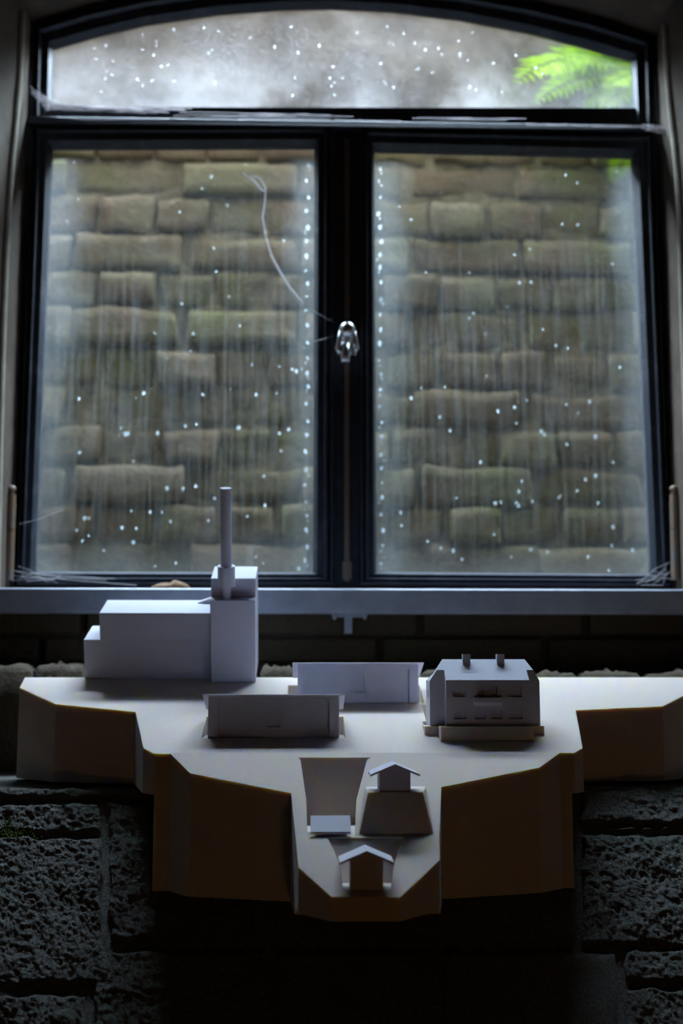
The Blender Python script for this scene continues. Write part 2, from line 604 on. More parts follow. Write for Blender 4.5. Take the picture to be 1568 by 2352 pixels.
COURSES = [285, 376, 456, 545, 629, 712, 803, 895, 984, 1071, 1160, 1250, 1342, 1436]
PXM = YW / FPX
hb = 134 * PXM; sb = 268 * PXM
BH = 74 * PXM
heads = [rough_brick(hb - 0.004, BH, 0.03, s) for s in range(10)]
strs = [rough_brick(sb - 0.004, BH, 0.03, 20 + s) for s in range(8)]
for r, (ya, yb) in enumerate(zip(COURSES[:-1], COURSES[1:])):
    za, zb = hY(784, ya, YW).z, hY(784, yb, YW).z
    zc = (za + zb) / 2; hh = za - zb
    header = (r % 2 == 0)
    pitch = hb if header else sb
    x0 = hY(224 if header else 165, (ya + yb) / 2, YW).x
    x = x0 - 4 * sb + rnd.uniform(-0.008, 0.008)
    while x < 0.78:
        xc = x + pitch / 2
        if xc > -0.80:
            ob = bpy.data.objects.new('brick', rnd.choice(heads if header else strs))
            COL.objects.link(ob); ob.parent = well
            ob.location = (xc + rnd.uniform(-0.007, 0.007), YW + rnd.uniform(-0.010, 0.006), zc + rnd.uniform(-0.002, 0.002))
            ob.scale = (rnd.uniform(0.94, 1.03), 1, (hh - 0.006 + rnd.uniform(-0.008, 0.004)) / BH)
            ob.rotation_euler = (rnd.uniform(-0.05, 0.05), rnd.uniform(-0.02, 0.02), rnd.uniform(-0.03, 0.03))
        x += pitch

# rendered band above the bricks
v, f = [], []
NX, NZ = 60, 14
zlo = hY(784, 286, YW).z
for j in range(NZ + 1):
    for i in range(NX + 1):
        x = -1.0 + 2.0 * i / NX; z = zlo + (WTOP - zlo) * j / NZ
        v.append((x, YW - 0.012 + 0.02 * noise.noise(Vector((x * 7, z * 7, 3))) + 0.008 * noise.noise(Vector((x * 25, z * 25, 8))), z))
for j in range(NZ):
    for i in range(NX):
        a = j * (NX + 1) + i
        f.append([a, a + 1, a + NX + 2, a + NX + 1])
n0 = len(v)
for x, z in ((-1, zlo), (1, zlo), (1, WTOP), (-1, WTOP)): v.append((x, YW + 0.25, z))
f.append([n0, n0 + 1, n0 + 2, n0 + 3])
f.append([NZ * (NX + 1) + i for i in range(NX + 1)] + [n0 + 2, n0 + 3])
f.append([i for i in range(NX, -1, -1)] + [n0, n0 + 1])
f.append([j * (NX + 1) for j in range(NZ + 1)] + [n0 + 3, n0])
f.append([j * (NX + 1) + NX for j in range(NZ, -1, -1)] + [n0 + 1, n0 + 2])
o = mk('render_band', v, f, CONCRETE, well, smooth=True)
for name, xa, xb in (('wall_well_left', -1.0, -0.80), ('wall_well_right', 0.80, 1.0)):
    struct_box(name, (xa, YO, -0.2), (xb, YW - 0.02, WTOP), CONCRETE, 'side wall of the light well outside, %s of the window' % name.split('_')[-1], 'wall')
struct_box('light_well_floor', (-1.0, YO, -0.3), (1.0, YW + 0.25, -0.2), MORTAR, 'damp floor of the light well below the window', 'floor')

# ------------------------------------------------------------------ stone sill under the model
Z0 = -0.1365       # level top of the sill, on which the foam plate rests
YE = 1.37          # front edge of the level part
SLOPE = 1.20       # drop per metre of the steep front
sp = [(YE, Z0 - 0.004), (1.71, Z0 - 0.004), (1.71, -0.60), (YE - (0.60 + Z0) / SLOPE, -0.60)]
XS = 0.66
sill = MB().prism([(-XS, y, z) for y, z in sp], [(XS, y, z) for y, z in sp]).build('stone_sill', STONE)
tag(sill, 'rough dark stone window sill that falls steeply towards the room', 'window sill', kind='structure')
NS = Vector((0, -SLOPE, 1)).normalized()
PS = Vector((0, YE, Z0 - 0.004))


def stone(rect, seed, rise=0.006, res=0.0018):
    """a rough stone block of the sill, between four photo pixels on the sill's slope"""
    (x0, ya, x1, yb) = rect
    A = hP(x0, ya, PS, NS); B = hP(x1, ya, PS, NS); C_ = hP(x1, yb, PS, NS); D = hP(x0, yb, PS, NS)
    nx = max(6, int((B - A).length / res)); ny = max(5, int((D - A).length / res))
    off = Vector((seed * 5.1, seed * 2.3, seed))
    v, f = [], []
    for j in range(ny + 1):
        for i in range(nx + 1):
            u, t = i / nx, j / ny
            p = A.lerp(B, u).lerp(D.lerp(C_, u), t)
            du = min(u, 1 - u) * (B - A).length; dt = min(t, 1 - t) * (D - A).length
            dd = min(du, dt) + 0.004 * noise.noise(p * 60 + off)
            e = max(0.0, min(1.0, dd / 0.0045)); e = e * e * (3 - 2 * e)
            hgt = rise * e - 0.004 * (1 - e)
            hgt += (0.0024 * noise.fractal(p * 24 + off, 0.75, 2.1, 5) + 0.0010 * noise.noise(p * 150 + off) + 0.0017 * noise.noise(p * 300 + off) + 0.0013 * noise.noise(p * 520 + off)) * (0.3 + 0.7 * e)
            pit = noise.noise(p * 45 + off * 1.7)
            if pit > 0.62: hgt -= 0.008 * (pit - 0.62) * e * 2
            j2 = Vector((0.003 * noise.noise(p * 40 + off), 0, 0)) * (1 - e)
            v.append(p + NS * hgt + j2)
    for j in range(ny):
        for i in range(nx):
            a = j * (nx + 1) + i
            f.append([a, a + 1, a + nx + 2, a + nx + 1])
    # skirt into the sill
    ring = [i for i in range(nx + 1)] + [j * (nx + 1) + nx for j in range(1, ny + 1)] + \
           [ny * (nx + 1) + i for i in range(nx - 1, -1, -1)] + [j * (nx + 1) for j in range(ny - 1, 0, -1)]
    n0 = len(v)
    for k in ring: v.append(v[k] - NS * 0.015)
    m_ = len(ring)
    for k in range(m_):
        f.append([ring[k], n0 + k, n0 + (k + 1) % m_, ring[(k + 1) % m_]])
    mk('stone_block', v, f, STONE, sill, smooth=True)


RECTS = [(-160, 1812, 420, 1840), (-160, 1849, 236, 1919), (248, 1849, 560, 2164), (-160, 1926, 238, 2268), (214, 2184, 620, 2440),
         (-160, 2284, 204, 2440), (430, 1815, 1325, 1842), (568, 1849, 900, 2175), (908, 1849, 1322, 2175), (628, 2184, 1000, 2440),
         (1008, 2184, 1420, 2440), (1332, 1816, 1740, 1897), (1332, 1902, 1535, 1913), (1332, 1919, 1740, 2176), (1428, 2184, 1740, 2262), (1428, 2269, 1740, 2440)]
for k, r_ in enumerate(RECTS): stone(r_, k + 1, res=0.0018 if (r_[0] < 300 or r_[2] > 1500) else 0.006)

# broken bricks along the back of the sill, below the window ledge
rnd = random.Random(3)


def back_brick(x0, x1, y0, y1, ztop, seed, mat):
    r = random.Random(seed)
    a = hY(x0, 1545, y0).x; b = hY(x1, 1545, y0).x
    nx, ny = 12, 6
    v, f = [], []
    for j in range(ny + 1):
        for i in range(nx + 1):
            u, t = i / nx, j / ny
            e = min(u, 1 - u, t, 1 - t)
            z = ztop + 0.006 * noise.noise(Vector((u * 4 + seed * 7, t * 3, 1))) + 0.007 * noise.noise(Vector((u * 13 + seed, t * 6, 4))) - (0.008 if e == 0 else 0)
            v.append((a + (b - a) * u, y0 + (y1 - y0) * t, z))
    for j in range(ny):
        for i in range(nx):
            k = j * (nx + 1) + i
            f.append([k, k + 1, k + nx + 2, k + nx + 1])
    n0 = len(v)
    ring = [i for i in range(nx + 1)] + [j * (nx + 1) + nx for j in range(1, ny + 1)] + \
           [ny * (nx + 1) + i for i in range(nx - 1, -1, -1)] + [j * (nx + 1) for j in range(ny - 1, 0, -1)]
    for k in ring: v.append((v[k][0], v[k][1], Z0 - 0.002))
    m_ = len(ring)
    for k in range(m_):
        f.append([ring[k], n0 + k, n0 + (k + 1) % m_, ring[(k + 1) % m_]])
    f.append(list(range(n0, n0 + m_)))
    mk('brick', v, f, mat, sill, smooth=True)


for k, (a, b, zt) in enumerate([(-140, 70, 0.004), (76, 188, 0.004), (194, 400, -0.004), (406, 588, -0.004), (597, 676, 0.001), (684, 960, -0.002), (968, 1180, -0.002),
                                (1188, 1330, -0.007), (1338, 1480, -0.006), (1488, 1700, -0.005)]):
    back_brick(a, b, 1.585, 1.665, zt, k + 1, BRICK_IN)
# recess bricks under the ledge: two rough courses
for row, (za, zb) in enumerate(((0.010, 0.043), (0.050, 0.088))):
    xs = -0.62 + (0.06 if row else 0)
    k = 0
    while xs < 0.6:
        ln = 0.235
        m_ = MB().box((xs, 1.682 + rnd.uniform(-0.004, 0.004), za), (xs + ln, 1.705, zb))
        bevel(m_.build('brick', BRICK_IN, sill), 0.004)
        xs += ln + 0.012

# ------------------------------------------------------------------ window ledge (metal trim)
l0 = hY(0, 1350, 1.655); l1 = hY(0, 1409, 1.655)
lg = MB()
XLd = 0.60
prof = [(1.655, l1.z), (1.652, l1.z + 0.003), (1.652, l0.z - 0.002), (1.655, l0.z), (1.742, l0.z + 0.001), (1.742, l0.z - 0.006), (1.662, l0.z - 0.006), (1.662, l1.z)]
n = len(prof)
lg.prism([(-XLd, y, z) for y, z in prof], [(XLd, y, z) for y, z in prof])
ledge = lg.build('trim_1', LEDGE)
tag(ledge, 'grey metal window ledge running along under both casements', 'window ledge', kind='structure')
bevel(ledge, 0.0012, 2)

# ================================================================== WINDOW
win = empty('window_1', hY(790, 1348, YF))
tag(win, 'arched dark framed cellar window with two casements and a fogged top light', 'window', kind='structure')


def frame_loop(name, outer, inner, prof, parent, mat=PAINT):
    """outer/inner: matching point lists on the window plane (x, z); prof: list of (t, y)"""
    N = len(outer)
    v, f = [], []
    for t, y in prof:
        for a, b in zip(outer, inner):
            p = a.lerp(b, t)
            v.append((p.x, y, p.z))
    P = len(prof)
    for q in range(P):
        q2 = (q + 1) % P
        for i in range(N):
            i2 = (i + 1) % N
            f.append([q * N + i, q * N + i2, q2 * N + i2, q2 * N + i])
    return mk(name, v, f, mat, parent)


PROF = [(0, 1.775), (0, 1.742), (0.05, 1.735), (0.16, 1.735), (0.20, 1.741), (0.27, 1.741), (0.31, 1.733), (0.42, 1.733), (0.50, 1.741), (0.86, 1.742), (1.0, 1.752), (1.0, 1.7565), (0.80, 1.775)]


def quad(pts, Y=YF): return [hY(x, y, Y) for x, y in pts]


# fixed arched top light
ta_out = outer_arch + quad([(1508, 300), (68, 284)])
ta_in = inner_arch + quad([(1463, 265), (112, 243)])
frame_loop('transom_frame', ta_out, ta_in, PROF, win)
# transom bar and mullion post, in front of the fixed frame
bar = MB()
a, b, c, d = quad([(66, 266), (1510, 288), (1511, 304), (64, 286)], 1.728)
bar.hexa([(p.x, 1.722, p.z) for p in (d, c)] + [(p.x, 1.76, p.z) for p in (c, d)], [(p.x, 1.728, p.z) for p in (a, b)] + [(p.x, 1.76, p.z) for p in (b, a)])
bevel(bar.build('transom_bar', PAINT, win), 0.002)
a, b, c, d = quad([(764, 292), (828, 294), (827, 1342), (764, 1342)], 1.73)
mu = MB()
mu.hexa([(d.x, 1.740, d.z), (c.x, 1.740, c.z), (c.x, 1.775, c.z), (d.x, 1.775, d.z)], [(a.x, 1.740, a.z), (b.x, 1.740, b.z), (b.x, 1.775, b.z), (a.x, 1.775, a.z)])
bevel(mu.build('mullion', PAINT, win), 0.002)
# espagnolette rod on the mullion
xm = (a.x + b.x) / 2
rod = MB().tube([(xm, 1.736, hY(795, 1335, 1.736).z), (xm, 1.736, hY(795, 320, 1.736).z)], 0.0045, 8)
rod.box((xm - 0.007, 1.732, hY(795, 1330, 1.736).z), (xm + 0.007, 1.742, hY(795, 1290, 1.736).z))
rod.build('bolt_rod', RUST, win, smooth=False)
# outer fixed jambs and bottom rail behind the casements
fo = [outer_arch[0] + Vector((0, 0, -0.14)), outer_arch[-1] + Vector((0, 0, -0.12)), hY(1549, 1350, YF), hY(26, 1348, YF)]
fi = quad([(96, 300), (1478, 316), (1516, 1330), (60, 1328)])
frame_loop('jamb_frame', fo, fi, [(0, 1.79), (0, 1.748), (0.5, 1.748), (0.55, 1.756), (0.9, 1.756), (0.7, 1.79)], win)


def pane(name, pts, mat, parent):
    n_ = len(pts)
    v = [(p.x, YG, p.z) for p in pts] + [(p.x, YG + 0.004, p.z) for p in pts]
    f = [list(range(n_)), [n_ + i for i in range(n_)][::-1]] + [[i, n_ + i, n_ + (i + 1) % n_, (i + 1) % n_] for i in range(n_)]
    # the dirt film is on the outer face only, the other faces are clear glass
    return mk(name, v, f, None, parent, mats=[CLEAR, mat], midx=[0, 1] + [0] * n_)


def grow(pts, k):
    c_ = sum(pts, Vector()) / len(pts)
    return [p + (p - c_).normalized() * k for p in pts]


pane('top_pane', grow(ta_in, 0.006), GLASS_T, win)
cas_L_out = quad([(76, 286), (766, 284), (766, 1341), (38, 1342)])
cas_L_in = quad([(115, 331), (723, 329), (720, 1315), (76, 1313)])
cas_R_out = quad([(826, 290), (1502, 304), (1540, 1345), (826, 1342)])
cas_R_in = quad([(860, 337), (1457, 351), (1500, 1319), (865, 1314)])
PROFC = [(0, 1.772), (0, 1.737), (0.06, 1.729), (0.17, 1.727), (0.22, 1.735), (0.29, 1.735), (0.34, 1.726), (0.44, 1.726), (0.50, 1.732), (0.83, 1.733), (1.0, 1.746), (1.0, 1.7565), (0.80, 1.772)]
rnd = random.Random(11)
for nm, co, ci in (('left', cas_L_out, cas_L_in), ('right', cas_R_out, cas_R_in)):
    cs = frame_loop('casement', co, ci, PROFC, win)
    cs['label'] = '%s casement frame painted dark blue-grey' % nm
    pane('pane', grow(ci, 0.005), GLASS_C, cs)
    # putty line: thin pale bead round the glass
    pin = [p.copy() for p in ci]
    pl = frame_loop('putty_bead', ci, [p.lerp(sum(ci, Vector()) / 4, 0.0045) for p in ci], [(0, 1.7555), (0, 1.749), (0.6, 1.7515), (1, 1.7555)], cs, PUTTY)
    # water drops clinging to the pane
    dm = MB()
    tl, tr, br, bl = ci

    def drop(u, t, r):
        p = tl.lerp(tr, u).lerp(bl.lerp(br, u), t)
        dm.ball((p.x, YG - r * 0.35, p.z), r, (1, 0.8, 1.12), 10, 7)

    for k in range(46):
        t = 0.42 + 0.57 * math.sqrt(rnd.random())
        drop(rnd.uniform(0.08, 0.95), t, rnd.uniform(0.0014, 0.0027))
    for k in range(24):
        drop(rnd.uniform(0.05, 0.96), rnd.uniform(0.02, 0.6), rnd.uniform(0.0009, 0.0016))
    t = 0.04
    while t < 0.98:
        uu = 0.972 if nm == 'left' else 0.022
        drop(uu + rnd.uniform(-0.006, 0.006), t, rnd.uniform(0.0018, 0.0033))
        if rnd.random() < 0.5: drop(uu + rnd.uniform(-0.012, 0.012), t + 0.012, rnd.uniform(0.001, 0.0016))
        t += rnd.uniform(0.030, 0.042)
    dr = dm.build('water_drops', WATER, cs, smooth=True)
    dr['kind'] = 'stuff'
dm = MB()
for k in range(70):
    x = rnd.uniform(150, 1280); y = rnd.uniform(60, 225)
    p = hY(x, y, YG)
    dm.ball((p.x, YG - 0.0006, p.z), rnd.uniform(0.0005, 0.0012), (1, 0.8, 1.1), 8, 6)
dr = dm.build('water_drops', WATER, win, smooth=True); dr['kind'] = 'stuff'

# hinge pins
for nm, xx in (('left', 26), ('right', 1548)):
    p0 = hY(xx - (6 if nm == 'left' else -4), 1332, 1.715); p1 = hY(xx, 1136, 1.715); pm = p0.lerp(p1, 0.58)
    h = MB().tube([p0, pm], 0.0072, 12).tube([pm + Vector((0, 0, 0.0015)), p1], 0.0072, 12).tube([p1, p1 + Vector((0, 0, 0.005))], 0.0045, 10)
    h.ball(p1 + Vector((0, 0, 0.009)), 0.0072, (1, 1, 0.8), 12, 8)
    h.box((min(p0.x, p1.x) - 0.002, 1.715, p0.z + 0.01), (max(p0.x, p1.x) + 0.002, 1.745, p1.z - 0.01))
    hh = h.build('hinge', RUST, win, smooth=False)
    hh['label'] = 'rusty barrel hinge with a ball finial'

# window handle: rosette, neck, hooded grip and peg
hc = hY(797, 775, 1.70)
hd = MB()
hd.tube([(hc.x, 1.735, hc.z - 0.010), (hc.x, 1.722, hc.z - 0.010)], 0.0125, 16)
hd.tube([(hc.x, 1.722, hc.z - 0.008), (hc.x, 1.712, hc.z - 0.004), (hc.x, 1.70, hc.z + 0.004)], [0.0075, 0.0075, 0.0085], 12)
han = hd.build('handle', STEEL, win, smooth=True)
han['label'] = 'worn steel window handle'
kn = MB()
kn.ball((hc.x, 1.692, hc.z + 0.010), 0.0122, (1, 1, 1), 18, 12)
kn.build('knob', STEEL, han, smooth=True)
kn = MB()
for s in (-1, 1):
    kn.tube([(hc.x + s * 0.0095, 1.692, hc.z + 0.008), (hc.x + s * 0.0125, 1.694, hc.z - 0.008), (hc.x + s * 0.0145, 1.698, hc.z - 0.018), (hc.x + s * 0.012, 1.703, hc.z - 0.027)], [0.0034, 0.0034, 0.0042, 0.0025], 8)
kn.tube([(hc.x - 0.003, 1.700, hc.z - 0.010), (hc.x - 0.003, 1.696, hc.z - 0.040)], [0.0075, 0.0068], 12)
kn.build('lever', STEEL, han, smooth=True)

# ================================================================== FERN
fern_base = Vector((0.60, 2.12, hY(1500, 150, 2.1).z))
fern = empty('fern', fern_base)
tag(fern, 'bright green fern hanging into the light well behind the top pane', 'fern')
rnd = random.Random(5)
leaf_me = bpy.data.meshes.new('leaflet')
lv = [(0, 0, 0), (0.25, 0.13, 0.01), (0.6, 0.10, 0.0), (1, 0, -0.06), (0.6, -0.10, 0.0), (0.25, -0.13, 0.01), (0.3, 0, -0.03), (0.65, 0, -0.04)]
leaf_me.from_pydata(lv, [], [[0, 6, 1], [1, 6, 7, 2], [2, 7, 3], [3, 7, 4], [4, 7, 6, 5], [5, 6, 0]])
leaf_me.materials.append(LEAF)


def frond(tip_px, mid_px, root_px, Yr, Yt, ln):
    A = hY(*root_px, Yr); B = hY(*mid_px, (Yr + Yt) / 2 - 0.02); C_ = hY(*tip_px, Yt)
    pts = [(A * (1 - t) ** 2 + B * 2 * t * (1 - t) + C_ * t * t) for t in [i / 16 for i in range(17)]]
    m_ = MB().tube(pts, [0.0022 * (1 - 0.8 * i / 16) for i in range(17)], 5)
    st = m_.build('frond', LEAF, fern, smooth=True)
    K = 17
    for k in range(1, K + 1):
        t = 0.12 + 0.86 * k / K
        p = A * (1 - t) ** 2 + B * 2 * t * (1 - t) + C_ * t * t
        tg = ((B - A) * (1 - t) + (C_ - B) * t).normalized()
        nrm = Vector((0.0, -0.75, 0.65))
        sd = tg.cross(nrm).normalized()
        nrm = sd.cross(tg).normalized()
        L = ln * (math.sin(min(1.0, (1 - t) * 1.25 + 0.10) * math.pi * 0.5)) * rnd.uniform(0.9, 1.1)
        for s in (-1, 1):
            dx = (sd * s + tg * 0.42 + nrm * rnd.uniform(-0.15, 0.1)).normalized()
            dz = (nrm - dx * nrm.dot(dx)).normalized(); dy = dz.cross(dx)
            M = Matrix((dx * L, dy * L * 1.05, dz * L)).transposed().to_4x4()
            M.translation = p - fern_base
            lf = bpy.data.objects.new('leaflet', leaf_me)
            COL.objects.link(lf); lf.parent = st; lf.matrix_local = M


for fr in [((1185, 190), (1290, 90), (1500, 150), 2.12, 2.02, 0.085),
           ((1225, 55), (1330, 50), (1500, 140), 2.12, 2.06, 0.080),
           ((1270, 130), (1400, 125), (1530, 200), 2.10, 1.98, 0.060),
           ((1230, 235), (1330, 150), (1510, 170), 2.13, 2.08, 0.070),
           ((1330, 30), (1400, 40), (1500, 130), 2.13, 2.10, 0.080),
           ((1440, 400), (1470, 260), (1540, 180), 2.14, 2.10, 0.055),
           ((1500, 330), (1500, 240), (1560, 180), 2.12, 2.05, 0.060),
           ((1340, 290), (1400, 180), (1520, 180), 2.15, 2.13, 0.065),
           ((1290, 85), (1400, 60), (1540, 120), 2.08, 2.00, 0.070), ((1380, 250), (1450, 170), (1560, 150), 2.05, 1.98, 0.065),
           ((1420, 60), (1480, 60), (1560, 130), 2.14, 2.12, 0.080), ((1250, 170), (1350, 120), (1520, 165), 2.16, 2.12, 0.080),
           ((1350, 245), (1430, 195), (1545, 205), 2.10, 2.04, 0.060), ((1445, 290), (1480, 225), (1565, 190), 2.08, 2.03, 0.060),
           ((1405, 415), (1445, 330), (1535, 240), 2.15, 2.13, 0.055), ((1390, 200), (1450, 150), (1560, 160), 2.03, 1.97, 0.060)]:
    frond(*fr)

# ================================================================== FOAM MODEL BASE
ZB = Z0 + 0.0005         # underside of the plate
ZM = -0.2365             # underside of the hanging blocks
foam = empty('foam_terrain_model', Vector((PC.x, 1.40, ZB)))
tag(foam, 'stepped beige foam terrain model lying on the stone sill and hanging over its edge', 'architectural model')

top_px = [(57, 1555.5), (45, 1579), (128, 1617), (311, 1635), (329, 1718), (352, 1730)]
top_pxr = [(1318, 1729), (1338, 1718), (1322, 1631), (1521, 1622), (1606, 1579), (1596, 1555.5)]
front = [t1(x, y) for x, y in top_px] + [t1(x, y) for x, y in top_pxr]
bot = [Vector((p.x, p.y, ZB)) for p in front]
plate = MB().prism(bot, front).build('terrain_plate', FOAM, foam)

# level pads cut into the slope for the two halls
hall_f = {'px': (463, 793), 'y': 1695.5}
hall_r = {'px': (662, 972), 'y': 1615.5}


def hall_geo(h):
    p = t1((h['px'][0] + h['px'][1]) / 2, h['y'])
    return p.y, p.z


cutters = []
PADD = 0.062
for h in (hall_f, hall_r):
    y0, zz = hall_geo(h)
    xa = t1(h['px'][0], h['y']).x; xb = t1(h['px'][1], h['y']).x
    if h is hall_r:
        xa = t1(660, h['y']).x; xb = t1(975, h['y']).x
    m_ = MB().box((xa, y0 - 0.004, zz), (xb, y0 + PADD, zz + 0.08))
    cutters.append((m_.v, m_.f))
_vz = hY(1120, 1668.5, t1(1120, 1703).y).z
m_ = MB().box((hY(985, 1640, 1.33).x, 1.30, _vz - 0.0002), (hY(1243, 1640, 1.33).x, 1.412, _vz + 0.08))
cutters.append((m_.v, m_.f))
cut(plate, cutters)
bevel(plate, 0.0005, 1)

# middle block
mid_l = [(352, 1730.5), (390, 1731), (436, 1777), (668, 1823)]
mid_r = [(1013, 1809), (1238, 1764), (1286, 1730), (1318, 1730)]
YJ = t1(352, 1730).y + 0.0


def on2(px, py):
    p = t2(px, py)
    return p


ML = [on2(*q) for q in mid_l]; MR = [on2(*q) for q in mid_r]
nose_top = [(678.5, 1924), (1009, 1924)]
NT0 = [t2(*q) for q in nose_top]
# crease points keep the crease height; corner points sit on the front chamfer
cL = Vector((hZ(350, 2045, ZM).x, ML[0].y, 0)); cR = Vector((hZ(1320, 2041, ZM).x, MR[-1].y, 0))
midtop = [Vector((cL.x, PC.y + 0.0, PC.z))] + ML[1:] + NT0 + MR[:-1] + [Vector((cR.x, PC.y, PC.z))]
backL = Vector((cL.x, PC.y + 0.016, PC.z)); backR = Vector((cR.x, PC.y + 0.016, PC.z))


def pl2(p): return Vector((p.x, p.y, z2(p.y) + 0.0006))


midtop = [pl2(p) for p in midtop]
# outer top corners: the block keeps the crease height over a short flat strip
mm = MB()
ZM2 = ZM
full = [Vector((cL.x, PC.y + 0.016, PC.z + 0.0006))] + midtop + [Vector((cR.x, PC.y + 0.016, PC.z + 0.0006))]
nn = len(full)
botm = [Vector((p.x, p.y, ZM2)) for p in full]
mm.v = botm + full
mm.f = [list(range(nn))[::-1], [nn + i for i in range(1, nn - 1)], [nn, nn + 1, nn + nn - 2, nn + nn - 1]] + [[i, (i + 1) % nn, nn + (i + 1) % nn, nn + i] for i in range(nn)]
midblock = mm.build('hanging_block', FOAM, foam)

# nose block, a millimetre proud of the slope
LIP = 0.0010
nt = [(678.5, 1924), (685, 1994), (761.5, 2062), (918, 2063), (1009.5, 1977), (1009, 1924)]
NP = [t2(*q) for q in nt]
NP = [Vector((p.x, p.y - 0.0004, z2(p.y) + LIP)) for p in NP]
ZN = hY(840, 2116, NP[2].y).z
nose = MB().prism([Vector((p.x, p.y, ZN)) for p in NP], NP).build('nose_block', FOAM, foam)


# sunken yards for two of the huts
def pit(pts_slope, bpx, zfl, yb, lip=0.0):
    """pts: A,B back edge on slope; D,C front edge on slope; yb: depth of the foot of the back wall"""
    A, B, C_, D = [t2(*q) for q in pts_slope]
    xl, xr = hY(bpx[0], 1900, yb).x, hY(bpx[1], 1900, yb).x
    E = Vector((xl, yb, zfl)); F = Vector((xr, yb, zfl))
    D = Vector((D.x, D.y - 0.002, zfl)); C_ = Vector((C_.x, C_.y - 0.002, zfl))
    n_ = N2
    A2 = A + Vector((0, 0, 0.03)); B2 = B + Vector((0, 0, 0.03)); C2 = C_ + Vector((0, 0, 0.06)); D2 = D + Vector((0, 0, 0.06))
    v = [E, F, C_, D, A, B, A2, B2, C2, D2]
    f = [[0, 1, 2, 3], [0, 4, 5, 1], [4, 6, 7, 5], [6, 9, 8, 7], [3, 2, 8, 9], [0, 3, 9, 6, 4], [1, 5, 7, 8, 2]]
    tri = []
    for q in f:
        for i in range(1, len(q) - 1): tri.append([q[0], q[i], q[i + 1]])
    return v, tri


zf1 = NT0[0].z + 0.0004
pitA = pit([(685, 1741), (852, 1741), (814, 1922), (706, 1922)], (700, 822), zf1, NT0[0].y + 0.103)
cut(midblock, [pitA])
bevel(midblock, 0.0010, 2)
pb = t2(840, 2049)
zf2 = pb.z + LIP + 0.0006
pitB = pit([(751, 1926), (925, 1926), (895, 2049), (789, 2049)], (779, 905), zf2, pb.y + 0.036)
cut(nose, [pitB])

# raised yard (mound) for the third hut
ma = [t2(820, 1921), t2(999, 1921)]
zmt = hY(907, 1819, ma[0].y + 0.016).z
fy = ma[0].y + 0.016
xa, xb = hY(844, 1819, fy).x, hY(971, 1819, fy).x
yback = PC.y + (zmt - PC.z) / T2 + 0.004
bx0, bx1 = hY(838, 1812, yback).x, hY(978, 1812, yback).x
md = MB().hexa([(ma[0].x, ma[0].y, ma[0].z - 0.004), (ma[1].x, ma[1].y, ma[1].z - 0.004), (bx1 + 0.004, yback, zmt - 0.012), (bx0 - 0.004, yback, zmt - 0.012)],
               [(xa, fy, zmt), (xb, fy, zmt), (bx1, yback, zmt), (bx0, yback, zmt)])
bevel(md.build('raised_yard', FOAM, foam), 0.0010, 2)

# villa plinth: level pad that stands proud of the slope
VY0 = t1(1120, 1703).y
VZ = hY(1120, 1668.5, VY0).z
VYW = t1(1000, 1688).y
p_ = MB()
xa, xb = hY(1011, 1690, VY0).x, hY(1226, 1690, VY0).x
pl = MB().box((xa, VY0, VZ - 0.030), (xb, VY0 + 0.07, VZ))
bevel(pl.build('villa_plinth', FOAM, foam), 0.0010, 2)
xa, xb = hY(975, 1680, VYW).x, hY(1250, 1680, VYW).x
pl = MB().box((xa, VYW, VZ - 0.030), (xb, VYW + 0.048, VZ - 0.0003))
bevel(pl.build('villa_plinth_wings', FOAM, foam), 0.0010, 2)
xa, xb = hY(971, 1655, VYW + 0.03).x, hY(978, 1655, VYW + 0.03).x
pl = MB().box((xa, VYW + 0.026, VZ - 0.020), (xb, VYW + 0.052, VZ + 0.004))
bevel(pl.build('villa_step', FOAM, foam), 0.0008, 2)

# wedge that carries the factory behind the plate
FB = t1(196, 1559.5)
fa = t1(205, 1560); fb_ = t1(575, 1560)
yb0 = t1(300, 1555.5).y
wd = MB().prism([(fa.x, yb0 - 0.002, ZB), (fa.x, yb0 + 0.060, ZB), (fa.x, yb0 + 0.060, z1(yb0 + 0.060) - 0.0008), (fa.x, yb0 - 0.002, z1(yb0 - 0.002) - 0.0008)],
                [(fb_.x, yb0 - 0.002, ZB), (fb_.x, yb0 + 0.060, ZB), (fb_.x, yb0 + 0.060, z1(yb0 + 0.060) - 0.0008), (fb_.x, yb0 - 0.002, z1(yb0 - 0.002) - 0.0008)])
wd.build('factory_plinth', FOAM, foam)

# ================================================================== BUILDINGS
U1 = Vector((0, 1, T1)).normalized()      # up the slope
SL = math.sqrt(1 + T1 * T1)


